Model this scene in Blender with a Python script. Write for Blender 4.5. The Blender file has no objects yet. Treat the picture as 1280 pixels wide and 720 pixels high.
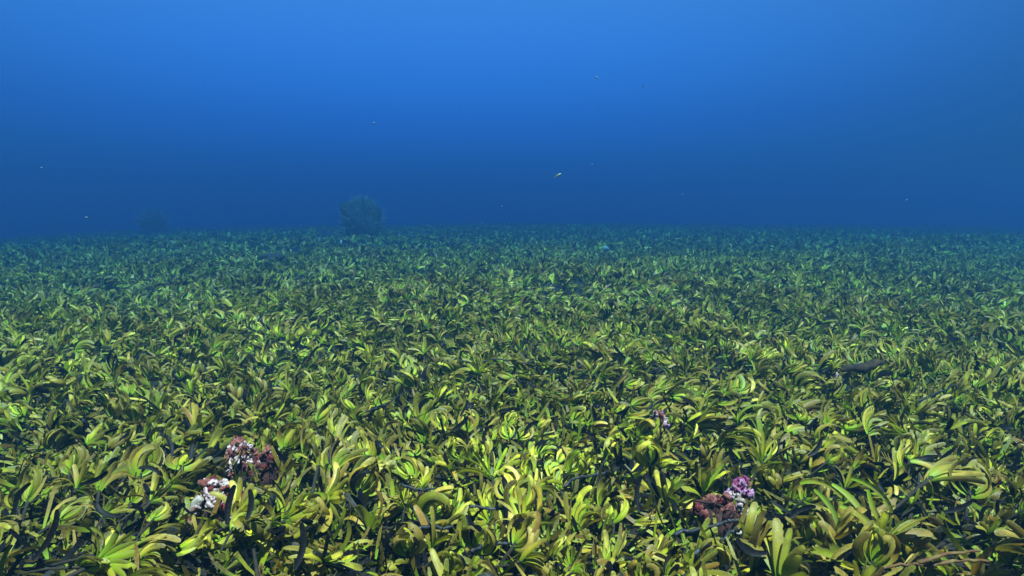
import bpy, math, random
import numpy as np
from mathutils import Vector, Matrix
R = math.radians
sc = bpy.context.scene
COL = sc.collection

# ------------------------------------------------------------------ camera
CAM = Vector((0.0, 0.0, 0.90)); PITCH = R(7.0); HFOV = R(75.0)
F = 640.0 / math.tan(HFOV / 2)
cd = bpy.data.cameras.new('camera'); cam = bpy.data.objects.new('camera', cd); COL.objects.link(cam)
cam.location = CAM; cam.rotation_euler = (R(90) - PITCH, 0, 0)
cd.angle = HFOV; cd.clip_start = 0.02; cd.clip_end = 600
cd.dof.use_dof = True; cd.dof.focus_distance = 3.2; cd.dof.aperture_fstop = 16.0
sc.camera = cam

# ------------------------------------------------------------------ light
SUN_EL, SUN_AZ = 68.0, 163.0        # azimuth from the viewing direction, + to the right
sc.view_settings.view_transform = 'Standard'; sc.view_settings.look = 'None'
sc.view_settings.exposure = 2.42; sc.view_settings.gamma = 1.0
sc.cycles.use_denoising = True
sc.cycles.max_bounces = 6; sc.cycles.diffuse_bounces = 2; sc.cycles.glossy_bounces = 2
sc.cycles.transmission_bounces = 3; sc.cycles.volume_bounces = 0; sc.cycles.transparent_max_bounces = 4

w = bpy.data.worlds.new('World'); sc.world = w; w.use_nodes = True
N, L = w.node_tree.nodes, w.node_tree.links
N.clear()
out = N.new('ShaderNodeOutputWorld'); bg = N.new('ShaderNodeBackground')
sky = N.new('ShaderNodeTexSky'); sky.sky_type = 'NISHITA'; sky.sun_disc = False
sky.sun_elevation = R(SUN_EL); sky.sun_rotation = R(SUN_AZ)
tc = N.new('ShaderNodeTexCoord')
sep = N.new('ShaderNodeSeparateXYZ'); L.new(tc.outputs['Generated'], sep.inputs[0])
el = N.new('ShaderNodeValToRGB'); L.new(sep.outputs['Z'], el.inputs[0])      # daylight filtered by the water above: dark blue sideways, bright upwards
els = [(0.0, (0.004, 0.036, 0.112)), (0.12, (0.017, 0.068, 0.180)), (0.22, (0.045, 0.124, 0.246)),
       (0.36, (0.095, 0.190, 0.29)), (0.70, (0.088, 0.160, 0.25)), (1.0, (0.088, 0.160, 0.25))]
cr = el.color_ramp
while len(cr.elements) < len(els): cr.elements.new(0.5)
for e, (p, c) in zip(cr.elements, els):
    e.position = p; e.color = (*c, 1)
dt = N.new('ShaderNodeVectorMath'); dt.operation = 'DOT_PRODUCT'; L.new(tc.outputs['Generated'], dt.inputs[0])
gd = Vector((math.sin(R(-7)) * math.cos(R(30)), math.cos(R(-7)) * math.cos(R(30)), math.sin(R(30))))
dt.inputs[1].default_value = gd
mr = N.new('ShaderNodeMapRange'); L.new(dt.outputs['Value'], mr.inputs[0])
mr.interpolation_type = 'SMOOTHSTEP'
mr.inputs[1].default_value = 0.55; mr.inputs[2].default_value = 1.0; mr.inputs[3].default_value = 0.55; mr.inputs[4].default_value = 1.34
m1 = N.new('ShaderNodeMix'); m1.data_type = 'RGBA'; m1.blend_type = 'MULTIPLY'; m1.clamp_result = False; m1.inputs[0].default_value = 1
L.new(sky.outputs[0], m1.inputs[6]); L.new(el.outputs[0], m1.inputs[7])
m2 = N.new('ShaderNodeVectorMath'); m2.operation = 'SCALE'; L.new(m1.outputs[2], m2.inputs[0]); L.new(mr.outputs[0], m2.inputs['Scale'])
L.new(m2.outputs[0], bg.inputs[0]); bg.inputs[1].default_value = 0.10
L.new(bg.outputs[0], out.inputs[0])

sd = bpy.data.lights.new('sun', 'SUN'); sd.energy = 5.0; sd.angle = R(0.6); sd.color = (1.0, 0.96, 0.84)
sun = bpy.data.objects.new('sun', sd); COL.objects.link(sun)
ce = math.cos(R(SUN_EL))
sdir = Vector((math.sin(R(SUN_AZ)) * ce, math.cos(R(SUN_AZ)) * ce, math.sin(R(SUN_EL))))
sun.rotation_euler = sdir.to_track_quat('Z', 'Y').to_euler(); sun.location = (0, 0, 8)

# ------------------------------------------------------------------ helpers
rng = np.random.default_rng(11); rnd = random.Random(5)

def ground(x, y):
    """height of the seabed (works on arrays)"""
    h = 0.030 * np.sin(x * 2.1 + 0.7) * np.cos(y * 1.7 + 0.3) + 0.028 * np.sin(x * 0.9 - y * 1.1 + 2.0) + 0.020 * np.sin(3.3 * x + 2.7 * y)
    h = h + 0.05 * np.sin(0.35 * x + 1.0) * np.sin(0.31 * y)
    far = np.clip((y - 8) / 16.0, 0, 3)
    h = h - 0.10 * far * far * 0.6
    side = np.clip((-x - 0.15 * y) / 10.0, 0, 2)
    h = h - 0.20 * side * side
    side = np.clip((x - 0.35 * y) / 10.0, 0, 2)
    return h - 0.15 * side * side

def ray(px, py):
    X = (px - 640) / F; Z = -(py - 360) / F
    return Vector((X, math.cos(PITCH) + Z * math.sin(PITCH), -math.sin(PITCH) + Z * math.cos(PITCH)))

def spot(px, py, zc=0.12):
    """where a picture point meets the level zc above the seabed"""
    d = ray(px, py); t = 1.0
    for _ in range(40):
        p = CAM + d * t
        t = max(0.1, (CAM.z - (float(ground(p.x, p.y)) + zc)) / -d.z)
    return CAM + d * t

def project(x, y, z):
    dx, dy, dz = x - CAM.x, y - CAM.y, z - CAM.z
    c, s = math.cos(PITCH), math.sin(PITCH)
    f = dy * c - dz * s; u = dy * s + dz * c
    return 640 + F * dx / f, 360 - F * u / f, f

def tag(o, label=None, cat=None, group=None, kind=None):
    if label: o['label'] = label
    if cat: o['category'] = cat
    if group: o['group'] = group
    if kind: o['kind'] = kind
    return o

def link(name, me, parent=None, loc=None):
    o = bpy.data.objects.new(name, me); COL.objects.link(o)
    if parent: o.parent = parent
    if loc is not None: o.location = loc
    return o

def mesh_np(name, V, Q, uv=None, tint=None, smooth=True, mats=()):
    me = bpy.data.meshes.new(name)
    V = np.asarray(V, np.float32); Q = np.asarray(Q, np.int32)
    k = Q.shape[1]
    me.vertices.add(len(V)); me.vertices.foreach_set('co', V.ravel())
    me.loops.add(Q.size); me.loops.foreach_set('vertex_index', Q.ravel())
    me.polygons.add(len(Q)); me.polygons.foreach_set('loop_start', np.arange(0, Q.size, k, dtype=np.int32))
    me.polygons.foreach_set('use_smooth', np.full(len(Q), smooth))
    if uv is not None:
        a = me.attributes.new('leafuv', 'FLOAT_VECTOR', 'POINT'); a.data.foreach_set('vector', np.asarray(uv, np.float32).ravel())
    if tint is not None:
        a = me.attributes.new('tint', 'FLOAT_COLOR', 'POINT'); a.data.foreach_set('color', np.asarray(tint, np.float32).ravel())
    for m in mats: me.materials.append(m)
    me.update(calc_edges=True); me.validate()
    return me

# ------------------------------------------------------------------ materials
def nmat(name):
    m = bpy.data.materials.new(name); m.use_nodes = True
    nt = m.node_tree; nt.nodes.clear()
    o = nt.nodes.new('ShaderNodeOutputMaterial')
    return m, nt.nodes, nt.links, o

def mixc(N, L, fac, a, b, mode='MIX'):
    n = N.new('ShaderNodeMix'); n.data_type = 'RGBA'; n.blend_type = mode
    for i, v in ((0, fac), (6, a), (7, b)):
        if hasattr(v, 'is_linked') or hasattr(v, 'node'): L.new(v, n.inputs[i])
        elif i == 0: n.inputs[0].default_value = v
        else: n.inputs[i].default_value = (*v, 1)
    return n.outputs[2]

def maprange(N, L, src, a, b, c=0.0, d=1.0):
    n = N.new('ShaderNodeMapRange'); n.inputs[1].default_value = a; n.inputs[2].default_value = b
    n.inputs[3].default_value = c; n.inputs[4].default_value = d; L.new(src, n.inputs[0]); return n.outputs[0]

def mult(N, L, a, b):
    n = N.new('ShaderNodeMath'); n.operation = 'MULTIPLY'
    for i, v in ((0, a), (1, b)):
        if isinstance(v, (int, float)): n.inputs[i].default_value = v
        else: L.new(v, n.inputs[i])
    return n.outputs[0]

def leaf_mat(name, per_object):
    m, N, L, o = nmat(name)
    if per_object:
        src = N.new('ShaderNodeObjectInfo'); col, alpha = src.outputs['Color'], src.outputs['Alpha']
    else:
        src = N.new('ShaderNodeAttribute'); src.attribute_name = 'tint'; col, alpha = src.outputs['Color'], src.outputs['Alpha']
    uv = N.new('ShaderNodeAttribute'); uv.attribute_name = 'leafuv'
    s = N.new('ShaderNodeSeparateXYZ'); L.new(uv.outputs['Vector'], s.inputs[0])
    geo = N.new('ShaderNodeNewGeometry')
    no = N.new('ShaderNodeTexNoise'); no.inputs['Scale'].default_value = 34; no.inputs['Detail'].default_value = 3; L.new(geo.outputs['Position'], no.inputs['Vector'])
    fine = N.new('ShaderNodeTexNoise'); fine.inputs['Scale'].default_value = 210; fine.inputs['Detail'].default_value = 4; fine.inputs['Roughness'].default_value = 0.7
    L.new(geo.outputs['Position'], fine.inputs['Vector'])
    # fine parallel veins running along the blade
    wv = N.new('ShaderNodeTexNoise'); wv.inputs['Scale'].default_value = 1.0; wv.inputs['Detail'].default_value = 2
    cmb = N.new('ShaderNodeCombineXYZ')
    L.new(mult(N, L, s.outputs['X'], 2.0), cmb.inputs[0]); L.new(mult(N, L, s.outputs['Y'], 6.0), cmb.inputs[1]); L.new(s.outputs['Z'], cmb.inputs[2])
    L.new(cmb.outputs[0], wv.inputs['Vector'])
    tipf = maprange(N, L, s.outputs['X'], 0.30, 1.0)
    brown = mult(N, L, tipf, maprange(N, L, no.outputs[0], 0.34, 0.62))
    brown = mult(N, L, brown, alpha)
    c = mixc(N, L, maprange(N, L, s.outputs['X'], 0.0, 0.45), (0.17, 0.26, 0.008), col)
    c = mixc(N, L, mult(N, L, brown, 0.9), c, (0.105, 0.062, 0.012))
    # pale crust of fine growth on the older ends and edges
    ab = N.new('ShaderNodeMath'); ab.operation = 'ABSOLUTE'; L.new(s.outputs['Y'], ab.inputs[0])
    edge = mult(N, L, maprange(N, L, ab.outputs[0], 0.45, 1.0), maprange(N, L, s.outputs['X'], 0.1, 0.6))
    c = mixc(N, L, mult(N, L, edge, 0.75), c, (0.17, 0.145, 0.035))
    crust = mult(N, L, maprange(N, L, fine.outputs[0], 0.52, 0.70), maprange(N, L, s.outputs['X'], 0.15, 0.8))
    c = mixc(N, L, mult(N, L, crust, 0.42), c, (0.36, 0.34, 0.17))
    c = mixc(N, L, maprange(N, L, wv.outputs[0], 0.3, 0.7, 0.0, 0.45), c, (0.55, 0.62, 0.40), 'MULTIPLY')
    # alpha 0 = dead and black
    dead = mixc(N, L, maprange(N, L, fine.outputs[0], 0.56, 0.80), (0.003, 0.0027, 0.003), (0.028, 0.026, 0.028))
    c = mixc(N, L, alpha, dead, c)
    p = N.new('ShaderNodeBsdfPrincipled'); L.new(c, p.inputs['Base Color'])
    p.inputs['Roughness'].default_value = 0.5; L.new(maprange(N, L, alpha, 0, 1, 0.05, 0.20), p.inputs['Specular IOR Level'])
    bp = N.new('ShaderNodeBump'); bp.inputs['Strength'].default_value = 0.35; bp.inputs['Distance'].default_value = 0.0012
    L.new(fine.outputs[0], bp.inputs['Height']); L.new(bp.outputs[0], p.inputs['Normal'])
    tr = N.new('ShaderNodeBsdfTranslucent'); tcx = mixc(N, L, 1.0, c, (1.0, 1.05, 0.45), 'MULTIPLY'); L.new(tcx, tr.inputs[0])
    ms = N.new('ShaderNodeMixShader'); L.new(mult(N, L, alpha, 0.36), ms.inputs[0]); L.new(p.outputs[0], ms.inputs[1]); L.new(tr.outputs[0], ms.inputs[2])
    L.new(ms.outputs[0], o.inputs[0])
    return m

def rough_mat(name, cols, scale=30, rough=0.85, bump=0.5, dist=0.004, objcol=False, spec=0.2, tops=None):
    m, N, L, o = nmat(name)
    tc = N.new('ShaderNodeTexCoord')
    n = N.new('ShaderNodeTexNoise'); n.inputs['Scale'].default_value = scale; n.inputs['Detail'].default_value = 6; n.inputs['Roughness'].default_value = 0.65
    L.new(tc.outputs['Object'], n.inputs['Vector'])
    r = N.new('ShaderNodeValToRGB'); L.new(n.outputs[0], r.inputs[0])
    cr = r.color_ramp
    while len(cr.elements) < len(cols): cr.elements.new(0.5)
    for i, (e, c) in enumerate(zip(cr.elements, cols)):
        e.position = 0.3 + 0.4 * i / max(1, len(cols) - 1); e.color = (*c, 1)
    c = r.outputs[0]
    if objcol:
        oi = N.new('ShaderNodeObjectInfo'); c = mixc(N, L, 1.0, oi.outputs['Color'], c, 'MULTIPLY')
    p = N.new('ShaderNodeBsdfPrincipled'); L.new(c, p.inputs['Base Color']); p.inputs['Roughness'].default_value = rough
    p.inputs['Specular IOR Level'].default_value = spec
    b = N.new('ShaderNodeBump'); b.inputs['Strength'].default_value = bump; b.inputs['Distance'].default_value = dist
    L.new(n.outputs[0], b.inputs['Height']); L.new(b.outputs[0], p.inputs['Normal'])
    L.new(p.outputs[0], o.inputs[0])
    return m

M_LEAF_OBJ = leaf_mat('seagrass_leaf', True)
M_LEAF = leaf_mat('seagrass_leaf_meadow', False)
M_STEM = rough_mat('woody_stem', [(0.006, 0.005, 0.004), (0.025, 0.017, 0.009)], 60)
M_DEAD = rough_mat('dead_stem', [(0.003, 0.003, 0.004), (0.008, 0.008, 0.010), (0.045, 0.045, 0.05)], 90, 0.6, spec=0.2)
M_ORANGE = rough_mat('orange_brown_stem', [(0.03, 0.010, 0.004), (0.07, 0.03, 0.009), (0.10, 0.07, 0.02)], 40)
M_BED = rough_mat('seabed_sand', [(0.002, 0.002, 0.0015), (0.006, 0.0045, 0.003), (0.018, 0.014, 0.009)], 9, 0.95, 0.8, 0.02)
M_CORAL = rough_mat('coralline_crust', [(0.10, 0.04, 0.04), (0.45, 0.32, 0.30), (0.85, 0.8, 0.8), (1.0, 1.0, 1.0)], 130, 0.8, 1.0, 0.003, objcol=True)
M_ROCK = rough_mat('rubble_rock', [(0.005, 0.003, 0.003), (0.018, 0.006, 0.005), (0.06, 0.022, 0.016)], 45, 0.9, 0.9, 0.006)
M_HEAD = rough_mat('coral_head_rock', [(0.004, 0.005, 0.005), (0.012, 0.012, 0.011), (0.03, 0.03, 0.025)], 6, 0.9, 0.8, 0.05)
M_TIPS = rough_mat('coral_branch_tips', [(0.03, 0.04, 0.03), (0.17, 0.19, 0.17)], 4, 0.9)
M_PALE = rough_mat('pale_limestone', [(0.10, 0.10, 0.09), (0.28, 0.28, 0.25)], 20, 0.9, 0.6)
M_LOG = rough_mat('brown_crust', [(0.005, 0.003, 0.002), (0.014, 0.008, 0.004), (0.035, 0.019, 0.008)], 30, 0.9, 0.9, 0.006)
M_FISH = rough_mat('fish_scales', [(0.03, 0.05, 0.03), (0.08, 0.10, 0.07)], 60, 0.35, 0.1, spec=0.6)
M_FLAKE = rough_mat('drifting_flake', [(0.05, 0.07, 0.08), (0.12, 0.15, 0.17)], 200, 0.8)

# ------------------------------------------------------------------ leaves
LOD = {
    'near': (np.array([0, .12, .26, .40, .54, .68, .82, .92, .98, 1.0]), np.array([.50, .68, .88, 1, 1, .98, 0.94, .84, .60, .30]), 3),
    'mid': (np.array([0, .2, .42, .64, .86, 1.0]), np.array([.5, .85, 1, 1, .92, .55]), 2),
    'far': (np.array([0, .33, .7, 1.0]), np.array([.6, 1, 1, .6]), 2),
}
def leaf_geo(P, lod):
    """P: dict of arrays (n,) / (n,3): base, ax, u, L, W, th0, curl, out, roll, seed -> verts, quads, leafuv"""
    S, prof, nc = LOD[lod]
    n = len(P['L']); m = len(S)
    ax, u = P['ax'], P['u']; nn = np.cross(ax, u)
    ts = S[None, :]
    th = P['th0'][:, None] + P['curl'][:, None] * (ts ** 1.25)
    ph = P['out'][:, None] * ts
    d = (np.cos(th) * np.cos(ph))[..., None] * ax[:, None] + (np.sin(th) * np.cos(ph))[..., None] * u[:, None] + np.sin(ph)[..., None] * nn[:, None]
    pts = np.zeros((n, m, 3)); pts[:, 0] = P['base']
    for k in range(1, m):
        pts[:, k] = pts[:, k - 1] + (d[:, k] + d[:, k - 1]) * 0.5 * (S[k] - S[k - 1]) * P['L'][:, None]
    inpl = (-np.sin(th))[..., None] * ax[:, None] + np.cos(th)[..., None] * u[:, None]
    ro = P['roll'][:, None] + P['twist'][:, None] * ts
    wv = np.cos(ro)[..., None] * inpl + np.sin(ro)[..., None] * nn[:, None]
    wv -= (wv * d).sum(-1, keepdims=True) * d
    wv /= np.linalg.norm(wv, axis=-1, keepdims=True) + 1e-9
    nrm = np.cross(d, wv)
    hw = (P['W'][:, None] * 0.5 * prof[None])[..., None]
    seed = np.broadcast_to(P['seed'][:, None], (n, m))
    T = np.broadcast_to(ts, (n, m))
    rows = []; uvs = []
    if nc == 3:
        for c in (-1, 0, 1):
            rows.append(pts + wv * hw * c + nrm * hw * (0.0 if c else -0.36))
            uvs.append(np.stack([T, np.full((n, m), float(c)), seed], -1))
    else:
        for c in (-1, 1):
            rows.append(pts + wv * hw * c); uvs.append(np.stack([T, np.full((n, m), 0.8 * c), seed], -1))
    V = np.stack(rows, 2).reshape(-1, 3); UV = np.stack(uvs, 2).reshape(-1, 3)
    i = np.arange(m - 1)[:, None] * nc + np.arange(nc - 1)[None]
    q = np.stack([i, i + 1, i + nc + 1, i + nc], -1).reshape(-1, 4)
    Q = (np.arange(n)[:, None, None] * (m * nc) + q[None]).reshape(-1, 4)
    return V, Q, UV, m * nc

GREENS = np.array([(0.385, 0.3729, 0.0095), (0.4755, 0.4068, 0.0151), (0.2491, 0.3051, 0.006), (0.5433, 0.4237, 0.0367), (0.1472, 0.2119, 0.0052)])
OLIVES = np.array([(0.3135, 0.1966, 0.0105), (0.209, 0.1166, 0.0075), (0.4807, 0.3058, 0.0561), (0.2927, 0.1311, 0.0168), (0.1254, 0.0874, 0.0059)])

def tuft_leaves(r, style, K):
    """local leaf parameters of one plant growing along +Z, its fan in X"""
    P = {k: [] for k in ('th0', 'curl', 'out', 'roll', 'twist', 'L', 'W', 'up')}
    for k in range(K):
        side = 1 if k % 2 else -1
        f = (k + 0.5) / K
        if style == 'bud':      # nested brackets
            th0 = R(14 + 70 * f); curl = -R(52 + 125 * f); out = r.uniform(-.45, .45); roll = r.uniform(-.6, .6) if r.random() < .4 else r.uniform(.9, 1.9)
        elif style == 'open':   # a fountain, outer leaves arching over
            th0 = R(10 + 52 * f); curl = R(-45 + 210 * f * r.uniform(.55, 1.1)); out = r.uniform(-.8, .8); roll = r.uniform(.5, 1.9)
        else:                   # swept: all drift to one side
            th0 = R(4 + 34 * f) ; curl = R(r.uniform(40, 115)) * side; out = r.uniform(-.3, .3); roll = r.uniform(-.4, 1.8)
        P['th0'].append(side * th0 + r.gauss(0, .08)); P['curl'].append(side * curl + r.gauss(0, .15))
        P['out'].append(out); P['roll'].append(roll); P['twist'].append(r.uniform(-.5, .5))
        P['L'].append(r.uniform(.064, .090) * (0.72 + 0.5 * min(f * 1.4, 1))); P['W'].append(r.uniform(.0108, .0152)); P['up'].append(0.016 * (1 - f))
    return {k: np.array(v) for k, v in P.items()}

def leaf_color(r, f, warm=0.0, dead=0.1):
    """f: 0 inner .. 1 outer; returns rgba, alpha 0 = dead black"""
    if r.random() < dead * (0.4 + 1.2 * f): return (0.02, 0.02, 0.02, 0.0 if r.random() < .7 else 0.25)
    g = GREENS[r.randrange(5)]; o = OLIVES[r.randrange(5)]
    k = min(1, max(0, f * 1.15 - 0.15 + r.gauss(0, .18) + warm))
    c = (g * (1 - k) * 1.18 + o * k) * r.uniform(.42, 1.22)
    return (*[float(v) for v in c], 1.0)

STYLES = ('bud', 'open', 'swept')
protos = []
for i in range(27):
    st = ('bud', 'open', 'bud', 'swept')[i % 4]; K = rnd.choice((11, 12, 13, 14))
    P = tuft_leaves(rnd, st, K); n = K
    P['ax'] = np.tile([0., 0, 1], (n, 1)); P['u'] = np.tile([1., 0, 0], (n, 1))
    P['base'] = np.stack([np.sign(P['th0']) * .003, np.array([rnd.uniform(-.003, .003) for _ in range(n)]), P['up']], 1)
    P['seed'] = np.array([rnd.uniform(0, 50) for _ in range(n)])
    protos.append((st, P))

# ---- sites where the canopy opens (picture point, radius in m)
CLEAR = [(spot(312, 560, .1), .085), (spot(262, 603, .1), .08), (spot(330, 598, .08), .09), (spot(925, 595, .1), .055), (spot(905, 628, .1), .075),
         (spot(826, 521, .1), .035), (spot(1078, 458, .12), .07), (spot(110, 668, .06), .07), (spot(800, 588, .06), .05), (spot(700, 650, .05), .06),
         (spot(860, 672, .05), .075), (spot(545, 668, .05), .04), (spot(500, 520, .06), .06), (spot(1240, 620, .05), .06), (spot(30, 560, .05), .06),
         (spot(905, 500, .06), .05), (spot(300, 640, .05), .05), (spot(262, 632, .1), .05), (spot(318, 585, .1), .06), (spot(915, 650, .1), .05)]
def blocked(x, y, k=1.0):
    return any((x - p.x) ** 2 + (y - p.y) ** 2 < (r * k * 1.15) ** 2 for p, r in CLEAR)

def lean_field(x, y):
    a = -1.2 + 1.6 * np.sin(x * 1.9 + 1.2 * y) + 1.7 * np.sin(1.3 * x - 2.5 * y + 1.0) + 1.3 * np.sin(4.9 * x + 1.1 + 3.7 * y)
    amp = 0.75 + 0.40 * np.sin(1.9 * x + 0.5) * np.cos(2.3 * y)
    k = np.exp(-((x - 1.15) / .55) ** 2 - ((y - 1.9) / .7) ** 2)
    return a * (1 - .8 * k) + .8 * k * 2.6, amp + .35 * k

def size_field(x, y):
    return 1 + .14 * np.sin(3.1 * x + 1.7 * y) * np.cos(2.3 * y - 1.1 * x + .6) + .06 * np.sin(7 * x - 6 * y)

def patch_light_field(x, y):  # leaf tone patches, plus a painted pool of light at centre and dim sides
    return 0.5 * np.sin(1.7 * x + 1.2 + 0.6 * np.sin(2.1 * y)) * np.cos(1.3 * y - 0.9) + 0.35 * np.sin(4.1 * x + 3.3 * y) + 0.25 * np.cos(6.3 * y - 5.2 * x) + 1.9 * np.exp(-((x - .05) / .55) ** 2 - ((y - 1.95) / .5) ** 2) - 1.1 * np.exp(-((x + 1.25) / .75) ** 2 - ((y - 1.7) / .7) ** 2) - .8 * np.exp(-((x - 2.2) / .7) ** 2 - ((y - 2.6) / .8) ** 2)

# ---- dart throwing over the wedge
def scatter(y0, y1, spacing, margin):
    """jittered hex grid over the viewed wedge"""
    pts = []
    rows = int((y1 - y0) / (spacing * .87))
    for j in range(rows):
        y = y0 + j * spacing * .87
        half = max(y, 0.3) * math.tan(HFOV / 2) * 1.06 + margin
        n = int(2 * half / spacing)
        x = -half + (np.arange(n) + 0.5 * (j % 2)) * spacing
        pts.append(np.stack([x + rng.uniform(-.42, .42, n) * spacing, np.full(n, y) + rng.uniform(-.42, .42, n) * spacing], 1))
    return np.concatenate(pts)

near = scatter(0.75, 3.4, 0.080, 0.35)
def gap_mask(p):
    x, y = p.T
    g = np.sin(9.1 * x + 2.2 * np.sin(5.3 * y)) * np.cos(10.7 * y - 1.5 * np.sin(7.9 * x)) + .4 * np.sin(23 * x + 19 * y)
    return (g < .58) | (rng.random(len(x)) < .12)
keep = np.array([not blocked(x, y) for x, y in near]) & gap_mask(near); near = near[keep]
cand = []
for x, y in near:
    z = float(ground(x, y)) + .13
    px, py, f = project(x, y, z)
    inside = -25 < px < 1305 and py < 760
    cand.append((0 if inside else 1, f, x, y, px, py))
order = sorted(range(len(cand)), key=lambda i: (cand[i][0], cand[i][1]))
chosen = set(order[:300]); rest = [i for i in range(len(cand)) if i not in chosen]

# ---- the 300 nearest plants, each a thing with leaf and stem parts
proto_leaf_mesh = []
for st, P in protos:
    ms = []
    for k in range(len(P['L'])):
        Pk = {a: (v[k:k + 1]) for a, v in P.items()}
        V, Q, UV, _ = leaf_geo(Pk, 'near')
        ms.append(mesh_np('leaf', V, Q, UV, mats=(M_LEAF_OBJ,)))
    proto_leaf_mesh.append(ms)

def tube(path, radii, seg=6):
    V = []; Q = []
    n = len(path)
    for i, p in enumerate(path):
        d = (path[min(i + 1, n - 1)] - path[max(i - 1, 0)]).normalized()
        a = d.orthogonal().normalized(); b = d.cross(a)
        if i:
            a = (pa - d * pa.dot(d)).normalized(); b = d.cross(a)
        pa = a
        for k in range(seg):
            t = 2 * math.pi * k / seg
            V.append(p + (a * math.cos(t) + b * math.sin(t)) * radii[i])
    for i in range(n - 1):
        for k in range(seg):
            k2 = (k + 1) % seg
            Q.append((i * seg + k, i * seg + k2, (i + 1) * seg + k2, (i + 1) * seg + k))
    return V, Q
def tube_mesh(name, path, radii, mat, seg=6, tip=True):
    path = [Vector(p) for p in path]
    if tip:
        path = [path[0] - (path[1] - path[0]).normalized() * radii[0] * .6] + path + [path[-1] + (path[-1] - path[-2]).normalized() * radii[-1] * .6]
        radii = [radii[0] * .2] + list(radii) + [radii[-1] * .2]
    V, Q = tube(path, radii, seg)
    return mesh_np(name, [tuple(v) for v in V], Q, mats=(mat,))
stem_meshes = []
for i in range(4):
    a = rnd.uniform(-.02, .02)
    stem_meshes.append(tube_mesh('stem', [(a, 0, -.16), (a * .5, .006, -.09), (0, 0, -.03), (0, 0, .012)], [.003, .0034, .004, .0042], M_STEM))

def orient(x, y, r):
    a, amp = lean_field(x, y)
    lean = max(0.0, float(amp) + r.gauss(0, .30)); az = float(a) + r.gauss(0, .7)
    ax = Vector((math.sin(lean) * math.cos(az), math.sin(lean) * math.sin(az), math.cos(lean)))
    spin = r.gauss(0, .75)
    u = Vector((math.cos(spin), math.sin(spin), 0)); u = (u - ax * u.dot(ax)).normalized()
    return ax, u, lean, az

info = []
used_proto = {}
for idx in sorted(chosen, key=lambda i: cand[i][1]):
    _, f, x, y, px, py = cand[idx]
    pi = rnd.randrange(27)
    ax, u, lean, az = orient(x, y, rnd)
    z = float(ground(x, y)) + rnd.uniform(.03, .13)
    v = ax.cross(u)
    sc_ = rnd.uniform(.70, 1.34) * float(size_field(x, y))
    M = Matrix(((u.x, v.x, ax.x), (u.y, v.y, ax.y), (u.z, v.z, ax.z))).to_4x4()
    t = bpy.data.objects.new('seagrass_tuft', None); COL.objects.link(t)
    t.empty_display_size = .02
    t.matrix_world = Matrix.Translation((x, y, z)) @ M @ Matrix.Scale(sc_, 4)
    pf = float(patch_light_field(x, y))
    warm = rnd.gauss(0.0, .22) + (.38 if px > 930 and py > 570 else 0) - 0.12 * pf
    dead = .045 if rnd.random() < .75 else .34
    K = len(proto_leaf_mesh[pi]); nd = 0; kk = 0
    bright = 1 + 0.30 * pf  # leaf colour scaled by the tone patches and painted light pool
    for k, me in enumerate(proto_leaf_mesh[pi]):
        if pi in used_proto:
            lf = used_proto[pi][k].copy()
            if 'label' in lf: del lf['label']
        else:
            lf = bpy.data.objects.new('leaf', me)
        COL.objects.link(lf); lf.parent = t
        c = leaf_color(rnd, k / (K - 1), warm, dead)
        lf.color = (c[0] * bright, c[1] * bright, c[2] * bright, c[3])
        if c[3] < .5: lf['label'] = 'blackened dead leaf'; nd += 1
        kk = k
        if pi not in used_proto: used_proto.setdefault(('tmp', pi), []).append(lf)
    if pi not in used_proto: used_proto[pi] = used_proto.pop(('tmp', pi))
    s = bpy.data.objects.new('stem', stem_meshes[rnd.randrange(4)]); COL.objects.link(s); s.parent = t
    info.append(dict(o=t, px=px, py=py, f=f, warm=warm, nd=nd, style=protos[pi][0], lean=lean, az=az, sc=sc_))

# ---- labels: look first, then a place that one can find
XC = ['by left edge', 'left of pale rubble', 'near pale rubble', 'right of pale rubble', 'left of centre',
      'at centre', 'right of centre', 'near magenta rubble', 'right of magenta rubble', 'by right edge']
def xcell(px): return XC[min(9, max(0, int(px // 128)))]
cells = {}
for d in info:
    tone = 'olive' if d['warm'] > .2 else ('bright green' if d['warm'] < -.16 else 'yellow-green')
    shape = {'bud': 'tuft of nested leaves', 'open': 'tuft of arching leaves', 'swept': 'tuft of swept leaves'}[d['style']]
    extra = ' and blackened ones' if d['nd'] > 1 else ''
    band = 'in the nearest row' if d['py'] > 655 else ('midway up the foreground' if d['py'] > 575 else 'behind the foreground plants')
    d['key'] = (tone, shape, extra, band, xcell(d['px']))
    cells.setdefault(d['key'], []).append(d)
RANK = {1: [''], 2: ['left-hand ', 'right-hand '], 3: ['leftmost ', 'middle ', 'rightmost ']}
for key, ds in cells.items():
    tone, shape, extra, band, xc = key
    ds.sort(key=lambda d: d['px'])
    short = {'in the nearest row': 'nearest row', 'midway up the foreground': 'middle row', 'behind the foreground plants': 'back row'}[band]
    ranks = RANK.get(len(ds), None)
    for j, d in enumerate(ds):
        rk = ranks[j] if ranks else ['leftmost ', 'second ', 'third ', 'fourth ', 'fifth ', 'sixth ', 'seventh '][min(j, 6)]
        tag(d['o'], f"{rk}{tone} {shape}{extra}, {short} {xc}", 'seagrass', 'seagrass tufts in the foreground')

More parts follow.
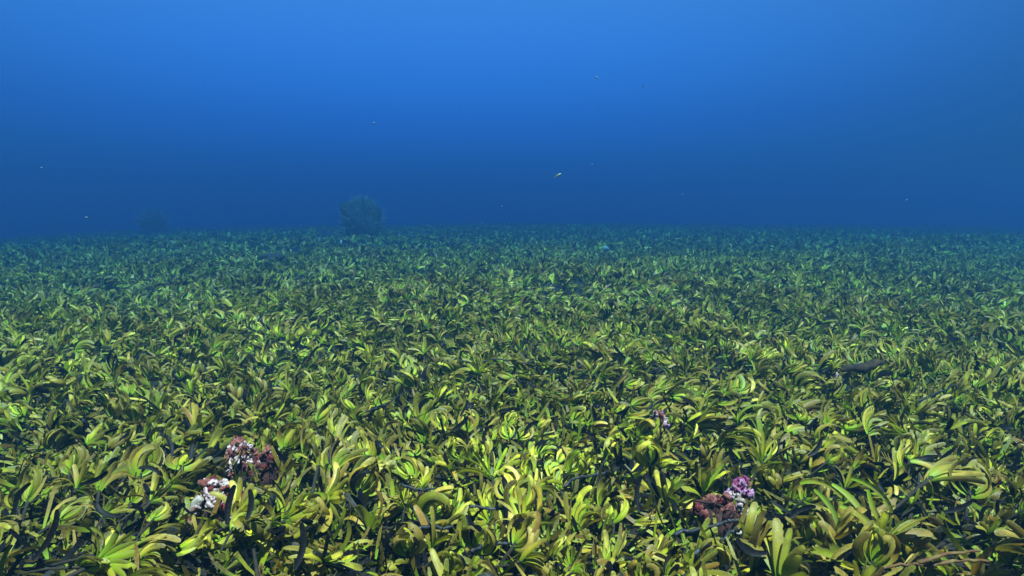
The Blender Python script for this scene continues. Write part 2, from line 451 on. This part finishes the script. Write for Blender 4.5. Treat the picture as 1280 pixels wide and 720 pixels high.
# ------------------------------------------------------------------ the rest of the meadow as one mass
def mass(points, lod, K, dead_p, Lk=1.0, Wk=1.0, zlo=.03, zhi=.13):
    n = len(points); x, y = points[:, 0], points[:, 1]
    a, amp = lean_field(x, y)
    lean = np.clip(amp + rng.normal(0, .30, n), 0, 1.5); az = a + rng.normal(0, .7, n)
    ax = np.stack([np.sin(lean) * np.cos(az), np.sin(lean) * np.sin(az), np.cos(lean)], 1)
    spin = rng.normal(0, .75, n)
    u = np.stack([np.cos(spin), np.sin(spin), 0 * spin], 1); u -= (u * ax).sum(1, keepdims=True) * ax; u /= np.linalg.norm(u, axis=1, keepdims=True)
    base = np.stack([x, y, ground(x, y) + rng.uniform(zlo, zhi, n)], 1)
    style = np.array([0, 1, 0, 2])[rng.integers(0, 4, n)]; sc_ = rng.uniform(.70, 1.34, n) * size_field(x, y) * Lk
    pf = patch_light_field(x, y); warm = rng.normal(0, .22, n) - .12 * pf
    deadp = np.where(rng.random(n) < .72, dead_p, dead_p * 4)
    k = np.tile(np.arange(K), n); rep = lambda v: np.repeat(v, K, axis=0)
    f = (k + .5) / K; side = np.where(k % 2, 1., -1.); st = rep(style); m = n * K
    U = lambda lo, hi: rng.uniform(lo, hi, m)
    D = np.pi / 180
    th0 = np.select([st == 0, st == 1], [(14 + 70 * f), (10 + 52 * f)], (4 + 34 * f)) * D
    curl = np.select([st == 0, st == 1], [-(52 + 125 * f), -45 + 210 * f * U(.55, 1.1)], U(40, 115) * side) * D
    outp = np.select([st == 0, st == 1], [U(-.45, .45), U(-.8, .8)], U(-.3, .3))
    roll = np.select([st == 0, st == 1], [np.where(rng.random(m) < .4, U(-.6, .6), U(.9, 1.9)), U(.5, 1.9)], U(-.4, 1.8))
    P = dict(th0=side * th0 + rng.normal(0, .08, m), curl=side * curl + rng.normal(0, .15, m), out=outp, roll=roll, twist=U(-.5, .5),
             L=U(.064, .090) * (.72 + .5 * np.minimum(f * 1.4, 1)) * rep(sc_), W=U(.0108, .0152) * rep(sc_) * Wk,
             ax=rep(ax), u=rep(u), seed=U(0, 50))
    P['base'] = rep(base) + rep(ax) * (.016 * (1 - f))[:, None] + rep(u) * (side * .003)[:, None]
    g = GREENS[rng.integers(0, 5, m)]; o = OLIVES[rng.integers(0, 5, m)]
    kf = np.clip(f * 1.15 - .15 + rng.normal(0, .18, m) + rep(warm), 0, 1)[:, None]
    c = (g * (1 - kf) * 1.18 + o * kf) * U(.42, 1.22)[:, None] * (1 + .30 * rep(pf))[:, None]  # last factor puts the light pool and dim sides into the leaf tint
    dd = rng.random(m) < rep(deadp) * (.4 + 1.2 * f)
    al = np.where(dd, np.where(rng.random(m) < .7, 0., .25), 1.)
    tint = np.concatenate([c, al[:, None]], 1)
    V, Q, UV, per = leaf_geo(P, lod)
    return V, Q, UV, np.repeat(tint, per, axis=0)

def merge(parts):
    off = 0; A = [[], [], [], []]
    for V, Q, UV, T in parts:
        A[0].append(V); A[1].append(Q + off); A[2].append(UV); A[3].append(T); off += len(V)
    return [np.concatenate(a) for a in A]

parts = []
restpts = np.array([[cand[i][2], cand[i][3]] for i in rest])
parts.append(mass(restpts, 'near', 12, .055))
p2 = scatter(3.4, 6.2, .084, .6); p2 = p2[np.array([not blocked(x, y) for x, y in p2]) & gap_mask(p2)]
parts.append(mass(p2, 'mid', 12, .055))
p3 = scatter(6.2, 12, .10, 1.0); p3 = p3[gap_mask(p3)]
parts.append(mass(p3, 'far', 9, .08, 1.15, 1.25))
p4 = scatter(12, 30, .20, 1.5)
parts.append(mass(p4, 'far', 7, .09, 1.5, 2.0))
V, Q, UV, T = merge(parts)
meadow = link('seagrass_meadow', mesh_np('seagrass_meadow', V, Q, UV, T, mats=(M_LEAF,)))
tag(meadow, 'dense seagrass meadow of curved green leaves fading into blue water', 'seagrass', kind='stuff')
print('meadow quads', len(Q))

# low, dark under-layer: old leaves lying beneath the canopy
def litter(n_area, y0, y1, lod):
    pts = scatter(y0, y1, n_area, .4); n = len(pts); x, y = pts.T
    az = rng.uniform(0, 2 * np.pi, n); tilt = rng.uniform(.6, 1.6, n)
    ax = np.stack([np.sin(tilt) * np.cos(az), np.sin(tilt) * np.sin(az), np.cos(tilt)], 1)
    u = np.cross(ax, np.stack([np.cos(az + 1.3), np.sin(az + 1.3), rng.uniform(-.5, .5, n)], 1)); u /= np.linalg.norm(u, axis=1, keepdims=True)
    base = np.stack([x, y, ground(x, y) + rng.uniform(.005, .07, n)], 1)
    P = dict(th0=rng.normal(0, .2, n), curl=rng.normal(0, .9, n), out=rng.normal(0, .3, n), roll=rng.uniform(-1.5, 1.5, n), twist=rng.normal(0, .5, n),
             L=rng.uniform(.06, .12, n), W=rng.uniform(.007, .013, n), ax=ax, u=u, base=base, seed=rng.uniform(0, 50, n))
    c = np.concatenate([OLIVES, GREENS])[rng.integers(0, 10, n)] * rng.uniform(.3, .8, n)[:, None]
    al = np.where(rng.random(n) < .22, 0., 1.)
    V, Q, UV, per = leaf_geo(P, lod)
    return V, Q, UV, np.repeat(np.concatenate([c, al[:, None]], 1), per, axis=0)
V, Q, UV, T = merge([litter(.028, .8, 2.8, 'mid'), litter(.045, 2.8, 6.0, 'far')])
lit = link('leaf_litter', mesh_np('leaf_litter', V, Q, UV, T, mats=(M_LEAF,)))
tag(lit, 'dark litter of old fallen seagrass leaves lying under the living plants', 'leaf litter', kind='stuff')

# ------------------------------------------------------------------ seabed
def grid_sheet(xs, ys, fz):
    X, Y = np.meshgrid(xs, ys); Z = fz(X, Y)
    V = np.stack([X, Y, Z], -1).reshape(-1, 3); nx = len(xs)
    i = (np.arange(len(ys) - 1)[:, None] * nx + np.arange(nx - 1)[None]).ravel()
    return V, np.stack([i, i + 1, i + nx + 1, i + nx], 1)
xs = np.concatenate([np.linspace(-58, -8, 50)[:-1], np.linspace(-8, 8, 161), np.linspace(8, 58, 50)[1:]])
ys = np.concatenate([np.linspace(-12, -1, 12)[:-1], np.linspace(-1, 9, 101), np.linspace(9, 70, 80)[1:]])
V, Q = grid_sheet(xs, ys, lambda X, Y: ground(X, Y) + .006 * np.sin(13 * X + 3 * Y) * np.sin(11 * Y))
tag(link('seabed', mesh_np('seabed', V, Q, mats=(M_BED,))), 'dark detritus covered seabed under the seagrass', kind='structure')

# ------------------------------------------------------------------ lumps (numpy icosphere displaced)
import bmesh
def lump(name, rx, ry, rz, mat, seed=0, sub=2, amp=.25, freq=2.0, parent=None, loc=(0, 0, 0), rot=0.0):
    bm = bmesh.new(); bmesh.ops.create_icosphere(bm, subdivisions=sub, radius=1)
    r = random.Random(seed); ks = [(Vector((r.gauss(0, 1), r.gauss(0, 1), r.gauss(0, 1))) * freq, r.uniform(0, 6.3)) for _ in range(6)]
    for v in bm.verts:
        p = v.co.copy(); d = sum(math.sin(k.dot(p) + f) / (1 + i * .3) for i, (k, f) in enumerate(ks)) * amp * .45
        q = p * (1 + d); v.co = Vector((q.x * rx, q.y * ry, q.z * rz))
    for f in bm.faces: f.smooth = True
    me = bpy.data.meshes.new(name); bm.to_mesh(me); bm.free(); me.materials.append(mat)
    o = link(name, me, parent, loc); o.rotation_euler = (0, 0, rot)
    return o

def rubble(px, py, wpx, hpx, label, palette, n, seed, top=.17):
    top -= .006
    return rubble_at(px, py, wpx, hpx, label, palette, n, seed, top)
def rubble_at(px, py, wpx, hpx, label, palette, n, seed, top):
    r = random.Random(seed); c = spot(px, py, top - .02)
    d = (c - CAM).length; W = wpx / F * d; H = max(.02, hpx / F * d)
    gz = float(ground(c.x, c.y))
    t = bpy.data.objects.new('coral_rubble', None); COL.objects.link(t); t.location = (c.x, c.y, gz); t.empty_display_size = .03
    tag(t, label, 'coral rubble', 'coralline rubble lumps between the plants')
    lump('rock', W * .36, W * .24, (top - .02) * .42, M_ROCK, seed, 3, .35, 2.2, t, (0, 0, (top - .02) * .42))
    shared = []
    for k in range(int(n * 2.2)):
        a = r.uniform(0, 6.28); q = math.sqrt(r.random()) * (1 + .25 * math.sin(3 * a + seed))
        x = math.cos(a) * q * W * .46; y = math.sin(a) * q * W * .30
        z = (top - .02) * (1.0 - .45 * q * q) + r.uniform(-.014, .010) + .012 * math.sin(70 * x + seed) * math.cos(60 * y)
        s = r.uniform(.0042, .0085)
        if len(shared) < 9:
            o = lump('nodule', s, s * r.uniform(.7, 1.1), s * r.uniform(.8, 1.5), M_CORAL, seed * 50 + k, 3, .95, 3.0, t, (x, y, z), a); shared.append(o)
        else:
            o = r.choice(shared).copy(); COL.objects.link(o); o.parent = t; o.location = (x, y, z)
            q2 = r.uniform(.55, 1.7); o.scale = (q2, q2, q2 * r.uniform(.8, 1.3))
        o.rotation_euler = (r.uniform(-.8, .8), r.uniform(-.8, .8), a)
        o.color = (*r.choice(palette), 1)
    return t, c, W
WH = (.42, .34, .33); SAL = (.17, .055, .042); RED = (.11, .012, .012); DRK = (.04, .010, .010); MAG = (.21, .035, .10); LIL = (.27, .14, .25); CRM = (.32, .29, .23)
rubble(302, 556, 48, 30, 'pale pink and white coral rubble lump with dark red patches, upper of the two on the left', [WH, WH, WH, SAL, SAL, RED, DRK], 46, 3, 0.185)
rubble(330, 566, 34, 18, 'dark red coral rubble lump beside the upper pale pink one', [RED, RED, SAL, WH, DRK], 24, 31, 0.170)
rubble(272, 602, 56, 32, 'white and rusty coral rubble lump, lower of the two on the left', [WH, WH, SAL, RED, CRM], 40, 4, 0.175)
rubble(296, 633, 14, 14, 'small bright white coral piece under the lower rusty rubble', [WH, WH], 7, 5, 0.145)
rubble(926, 601, 32, 24, 'magenta and lilac coralline rubble lump in a dark gap', [MAG, MAG, LIL, LIL, WH, RED], 30, 6, 0.185)
rubble(895, 624, 66, 26, 'dark red crusted rubble lump below the magenta one', [RED, RED, DRK, SAL], 40, 7, 0.150)
rubble(928, 632, 15, 14, 'small cream white coral piece beside the dark red rubble', [CRM, WH], 8, 8, 0.175)
rubble(826, 520, 26, 14, 'small pink coral rubble lump right of the brightest tufts', [MAG, SAL, SAL, LIL, WH], 18, 9, .150)
rubble(1048, 469, 12, 8, 'tiny pale stone lying under the dark brown log', [CRM, WH], 5, 10, 0.185)

# ------------------------------------------------------------------ dark log with crust
p0, p1 = spot(1052, 463, .185), spot(1104, 454, .185)
c = (p0 + p1) / 2; pathl = [p0 + (p1 - p0) * t + Vector((0, 0, .006 * math.sin(t * 9))) - c for t in np.linspace(0, 1, 9)]
log = link('sunken_log', tube_mesh('sunken_log', pathl, [.008, .016, .013, .019, .024, .018, .022, .013, .009], M_LOG, 9), None, c)
tag(log, 'short dark brown crusted log lying across the canopy', 'log')

# ------------------------------------------------------------------ dead stems, loose dead leaves, brown stems
def stem_thing(pts, rad, label, mat=M_DEAD, z=.13, name='dead_twig', cat='twig', group='bare dead stems over the canopy', jig=.006):
    P = [spot(a, b, z + (zz[0] if zz else 0)) for a, b, *zz in pts]
    c = P[0].copy(); path = []
    for i in range(len(P) - 1):
        for t in (0, .25, .5, .75):
            path.append(P[i].lerp(P[i + 1], t))
    path.append(P[-1])
    r = random.Random(int(pts[0][0]))
    path = [p - c + Vector((r.uniform(-jig, jig), r.uniform(-jig, jig), r.uniform(-jig, jig))) for p in path]
    rr = [rad * (1.1 - .5 * i / len(path)) * r.uniform(.8, 1.2) for i in range(len(path))]
    o = link(name, tube_mesh(name, path, rr, mat, 7), None, c)
    return tag(o, label, cat, group)
stem_thing([(842, 668), (890, 658), (930, 645)], .0062, 'thick black stem lying below the dark red rubble', z=.12)
stem_thing([(862, 692), (905, 672), (925, 652)], .0060, 'second black stem crossing under the thick black one', z=.10)
stem_thing([(440, 470), (470, 463), (505, 470)], .0030, 'thin grey stem lying flat among the left centre tufts', z=.16)
stem_thing([(500, 606), (525, 613), (548, 611)], .0034, 'short grey stem beside the pale bracket-shaped tufts', z=.17)
stem_thing([(510, 664), (540, 658), (566, 660)], .0048, 'speckled dark stem just above the bottom middle tufts', z=.15)
stem_thing([(585, 633), (625, 636), (650, 641)], .0034, 'thin dark stem behind the umbrella-shaped tuft', z=.15)
stem_thing([(705, 606), (735, 594), (762, 590)], .0042, 'grey stem over the dark gap right of centre', z=.14)
stem_thing([(588, 690), (615, 680), (640, 676)], .0046, 'dark stem low in the bottom middle', z=.12)
stem_thing([(455, 515), (480, 505), (510, 488)], .0034, 'grey stem rising between the tufts behind the bright patch', z=.16)
stem_thing([(300, 602), (322, 590), (337, 572)], .0016, 'thin grey runner curving below the upper coral rubble', z=.14)
stem_thing([(1150, 500), (1175, 490), (1195, 480)], .0036, 'grey stem among the tufts near the dark log', z=.16)
stem_thing([(600, 452), (628, 448), (655, 455), (672, 450)], .0034, 'grey branched stem in the dark hollow behind centre', z=.16)
stem_thing([(835, 385), (850, 378), (866, 384)], .0040, 'small grey stem far out in the meadow', z=.18)
BG = 'brown stems lying across the near right corner'
stem_thing([(1165, 706), (1200, 700), (1235, 701)], +.0046, 'thick orange-brown stem along the bottom right, with a blunt end', M_ORANGE, .15, 'brown_runner', 'runner', BG, .002)
stem_thing([(1080, 712), (1125, 704), (1165, 709)], .0034, 'rusty orange stem reaching left in the bottom right', M_ORANGE, .15, 'brown_runner', 'runner', BG, .004)
stem_thing([(1150, 702), (1185, 692), (1225, 688)], .0038, 'upper olive-brown stem of the bottom right bundle', M_ORANGE, .17, 'brown_runner', 'runner', BG, .002)
stem_thing([(870, 625), (898, 632), (918, 642)], .0030, 'red-brown twig resting on the dark red rubble', M_ROCK, .15, 'brown_runner', 'runner', BG.replace('near right corner', 'rubble'), .004)

def dead_leaf(px, py, ang, L_, W_, curl, label, z=.19, col=(.02, .02, .02, 0), face=0.0, name='dead_leaf', cat='dead leaf', group='large loose dead leaves'):
    """ang: picture direction of growth, degrees anticlockwise from right; the blade faces the viewer roughly"""
    c = spot(px, py, z)
    a = R(ang)
    ax = Vector((math.cos(a), .5 * math.sin(a), .85 * math.sin(a))).normalized()
    vd = (c - CAM).normalized(); u = ax.cross(vd).normalized()
    P = dict(th0=np.array([-curl * .5]), curl=np.array([curl]), out=np.array([.1]), roll=np.array([face]), twist=np.array([.5]), L=np.array([L_]), W=np.array([W_]),
             ax=np.array([ax]), u=np.array([u]), base=np.zeros((1, 3)), seed=np.array([px * .1]))
    V, Q, UV, _ = leaf_geo(P, 'near')
    o = link(name, mesh_np(name, V, Q, UV, mats=(M_LEAF_OBJ,)), None, c); o.color = col
    return tag(o, label, cat, group)
for a in [
    (368, 712, 92, .085, .013, .9, 'black strap leaf standing at the bottom edge left of centre'),
    (284, 655, 86, .080, .014, -.5, 'broad black leaf standing right below the lower coral rubble'),
    (308, 650, 96, .065, .013, .8, 'curved black leaf beside the small white coral piece'),
    (40, 700, 80, .10, .012, .9, 'long black leaf curving up near the bottom left corner'),
    (18, 640, 70, .07, .011, -1.0, 'small black leaf by the left edge'),
    (150, 645, 150, .07, .012, -1.2, 'black hooked leaf arching over the left foreground tufts'),
    (200, 592, 170, .06, .011, 1.0, 'black leaf lying flat left of the coral rubble'),
    (215, 570, 120, .065, .012, .7, 'black upright leaf behind the lower coral rubble'),
    (605, 555, 60, .07, .012, -1.5, 'black arched leaf above the pale bracket-shaped tufts'),
    (655, 545, 40, .07, .012, -1.3, 'black arched leaf right of centre in the bright patch'),
    (505, 522, 60, .05, .010, -1.8, 'small black curled leaf behind the bright patch'),
    (565, 538, 45, .07, .015, .6, 'broad ragged black leaf in the bright patch'),
    (575, 520, 65, .055, .009, .3, 'narrow straight black leaf above the bright patch'),
    (960, 690, 150, .075, .014, -1.6, 'black leaf wrapped around a bottom right tuft'),
    (985, 650, 20, .075, .011, -.9, 'dark brown leaf arching over the bottom right tuft'),
    (1010, 570, 50, .065, .013, .9, 'dark brown leaf rising behind the right foreground tufts'),
    (800, 640, 80, .085, .012, -.9, 'black leaf rising from the dark gap right of centre'),
    (1180, 640, 20, .07, .011, .4, 'black leaf lying near the right edge'),
    (365, 440, 70, .10, .016, .6, 'large grey dead leaf standing among the left middle tufts'),
    (385, 452, 60, .09, .014, -.5, 'dark leaf crossing beside the large grey dead leaf'),
    (100, 605, 30, .07, .012, .8, 'black leaf lying over the left foreground'),
]: dead_leaf(*a)
# a few pale, bracket-shaped feature leaves lying long across the right corner
for a in [
    (1040, 605, -62, .125, .014, -1.0, 'long olive leaf hanging diagonally over the right foreground'),
    (1064, 598, -50, .12, .014, -1.3, 'long browned leaf beside the hanging olive one'),
    (1085, 612, -64, .12, .013, .9, 'long browned leaf right of the hanging bundle'),
    (1018, 612, -75, .115, .014, -1.1, 'long yellow-green leaf at the left of the hanging bundle'),
    (1050, 632, -45, .11, .013, -.8, 'long brown leaf at the bottom of the hanging bundle'),
    (1000, 604, -25, .11, .015, -1.5, 'long cream-green leaf arching into the hanging bundle'),
]: dead_leaf(*a, z=.20, col=(.22 + .16 * rnd.random(), .22 + .10 * rnd.random(), .03, 1), face=rnd.uniform(-.4, .4), name='leaf_strap', cat='loose leaf', group='long leaves hanging across the right foreground')

# ------------------------------------------------------------------ far coral heads, mounds and stones
def coral_head(px, py, dist, wpx, hpx, label, seed, tips=420):
    d = ray(px, py); t = dist / d.y; c = CAM + d * t
    gz = float(ground(c.x, c.y)); W = wpx / F * dist; top = CAM.z + (ray(px, py - hpx).z) * dist / ray(px, py - hpx).y
    H = max(.3, top - gz)
    t_ = bpy.data.objects.new('coral_head', None); COL.objects.link(t_); t_.location = (c.x, dist, gz)
    tag(t_, label, 'coral head', 'coral heads in the distance')
    body = lump('body', W * .42, W * .38, H * .47, M_HEAD, seed, 4, .38, 3.6, t_, (0, 0, H * .46))
    r = random.Random(seed); Vs = []; Qs = []
    for k in range(tips):
        a = r.uniform(0, 6.28); e = math.asin(r.uniform(-.35, 1))
        n = Vector((math.cos(a) * math.cos(e), math.sin(a) * math.cos(e), math.sin(e)))
        p = Vector((n.x * W * .44, n.y * W * .38, n.z * H * .48 + H * .47)); q = p + (n + Vector((r.gauss(0, .4), r.gauss(0, .4), .35))) * r.uniform(.06, .15)
        V, Q = tube([p, (p + q) / 2 + Vector((r.gauss(0, .008), 0, 0)), q], [.012, .011, .005], 4)
        o = len(Vs); Vs += [tuple(v) for v in V]; Qs += [tuple(i + o for i in f) for f in Q]
    b = link('branch_tips', mesh_np('branch_tips', Vs, Qs, mats=(M_TIPS,)), t_); b['kind'] = 'stuff'
coral_head(453, 286, 17.0, 50, 38, 'round bushy coral head, the larger and clearer of two in the distance', 21, 520)
coral_head(192, 287, 23, 38, 24, 'faint coral head barely showing in the haze on the far left', 22, 260)
def mound(px, py, dist, w_, h_, mat, label, name, cat, seed):
    d = ray(px, py); c = CAM + d * (dist / d.y); gz = float(ground(c.x, dist)); gp = .14
    o = lump(name, w_, w_ * .8, h_, mat, seed, 3, .3, 2.2, None, (c.x, dist, gz + gp)); return tag(o, label, cat)
mound(409, 275, 17, .30, .30, M_HEAD, 'low dark rock mound left of the large coral head', 'rock_mound', 'rock', 41)
mound(500, 287, 16, .30, .14, M_HEAD, 'low dark rock mound right of the large coral head', 'rock_mound', 'rock', 42)
mound(429, 290, 13.6, .08, .08, M_PALE, 'pale stone at the foot of the large coral head', 'stone', 'stone', 43)
mound(345, 311, 9.5, .05, .055, M_PALE, 'small white stone in a dark patch of the far left meadow', 'stone', 'stone', 44)
mound(337, 316, 9.2, .16, .07, M_HEAD, 'dark flat rock beneath the small white stone', 'rock', 'rock', 45)
mound(757, 303, 12.0, .06, .07, M_PALE, 'faint pale stone far out in the middle of the meadow', 'stone', 'stone', 46)

# ------------------------------------------------------------------ fish
def fish(px, py, dist, L_, ang, label):
    c = CAM + ray(px, py).normalized() * dist
    t = bpy.data.objects.new('small_fish', None); COL.objects.link(t); t.location = c; t.empty_display_size = .02
    t.rotation_euler = (0, -R(ang), R(8)); tag(t, label, 'fish')
    n = 11; seg = 10; V = []; Q = []
    for i in range(n):
        s = i / (n - 1); h = .17 * math.sin(math.pi * min(1, s * .93 + .05)) ** .8 * (1 - .35 * (1 - s)) + .006
        for k in range(seg):
            a = 6.2832 * k / seg; V.append(((s - .5) * L_, math.cos(a) * h * .5 * L_, math.sin(a) * h * L_))
    for i in range(n - 1):
        for k in range(seg): k2 = (k + 1) % seg; Q.append((i * seg + k, i * seg + k2, (i + 1) * seg + k2, (i + 1) * seg + k))
    link('body', mesh_np('body', V, Q, mats=(M_FISH,)), t)
    def fin(name, pts, th=.004):
        b = bmesh.new(); f = [b.verts.new((x * L_, -th, z * L_)) for x, z in pts]; g = [b.verts.new((x * L_, th, z * L_)) for x, z in pts]
        b.faces.new(f); b.faces.new(g[::-1])
        for i in range(len(pts)): j = (i + 1) % len(pts); b.faces.new((f[j], f[i], g[i], g[j]))
        me = bpy.data.meshes.new(name); b.to_mesh(me); b.free(); me.materials.append(M_FISH); link(name, me, t)
    th = .0006
    fin('tail_fin', [(-.47, 0), (-.70, .17), (-.63, 0), (-.70, -.17)], th)
    fin('dorsal_fin', [(.15, .13), (-.05, .24), (-.32, .14), (-.30, .06)], th)
    fin('anal_fin', [(.0, -.13), (-.15, -.21), (-.34, -.11), (-.28, -.05)], th)
    for s in (-1, 1):
        e = lump('eye', L_ * .022, L_ * .012, L_ * .022, M_DEAD, 3, 1, .0, 1, t, (.36 * L_, s * .045 * L_, .02 * L_))
fish(698, 219, 3.0, .032, 28, 'tiny yellowish fish swimming up to the right in open water')

# ------------------------------------------------------------------ drifting flakes in the water
fl = [(467, 154, 1.6, .0030, 'bright white flake drifting alone in the upper left water'),
      (740, 206, 2.6, .0042, 'pale flake drifting just above and right of the tiny fish'),
      (746, 97, 3.4, .0075, 'dim flake high in the brightest water'),
      (853, 243, 2.2, .0026, 'small flake low over the far meadow right of the fish'),
      (108, 272, 2.2, .0030, 'small flake low over the far left meadow'),
      (1133, 250, 2.2, .0026, 'small flake low over the far right meadow'),
      (52, 210, 2.6, .0030, 'dim flake in the dark water on the far left'),
      (804, 108, 3.0, .0032, 'dim elongated flake in the upper right water'),
      (580, 137, 2.8, .0026, 'faint flake right of the bright white flake'),
      (627, 258, 2.6, .0030, 'faint flake just over the middle of the far meadow')]
for i, (px, py, d, s, lab) in enumerate(fl):
    c = CAM + ray(px, py).normalized() * d
    o = lump('drifting_flake', s, s * .5, s * .55, M_FLAKE, 60 + i, 2, .6, 2.5, None, c, rnd.uniform(0, 3)); o.rotation_euler = (.3, .7, rnd.uniform(0, 3))
    tag(o, lab, 'flake', 'flakes drifting in the open water')

# ------------------------------------------------------------------ the water itself
bm = bmesh.new(); bmesh.ops.create_cube(bm, size=1)
x0, x1, y0, y1, z0, z1 = -60, 60, -14, 72, -9.5, 2.4
for v in bm.verts: v.co = Vector((x0 if v.co.x < 0 else x1, y0 if v.co.y < 0 else y1, z0 if v.co.z < 0 else z1))
me = bpy.data.meshes.new('haze'); bm.to_mesh(me); bm.free()
m, Nn, Ll, o = nmat('blue_water_haze')
pv = Nn.new('ShaderNodeVolumePrincipled'); pv.inputs['Density'].default_value = 0.325
pv.inputs['Color'].default_value = (0.017, 0.056, 0.092, 1); pv.inputs['Absorption Color'].default_value = (0.15, 0.50, 0.80, 1)
pv.inputs['Anisotropy'].default_value = 0.6
Ll.new(pv.outputs[0], o.inputs['Volume']); me.materials.append(m)
tag(link('haze', me), 'blue sea water that thickens with distance', kind='stuff')
zmin = float(ground(xs[:, None], ys[None]).min()); print('lowest ground', zmin)
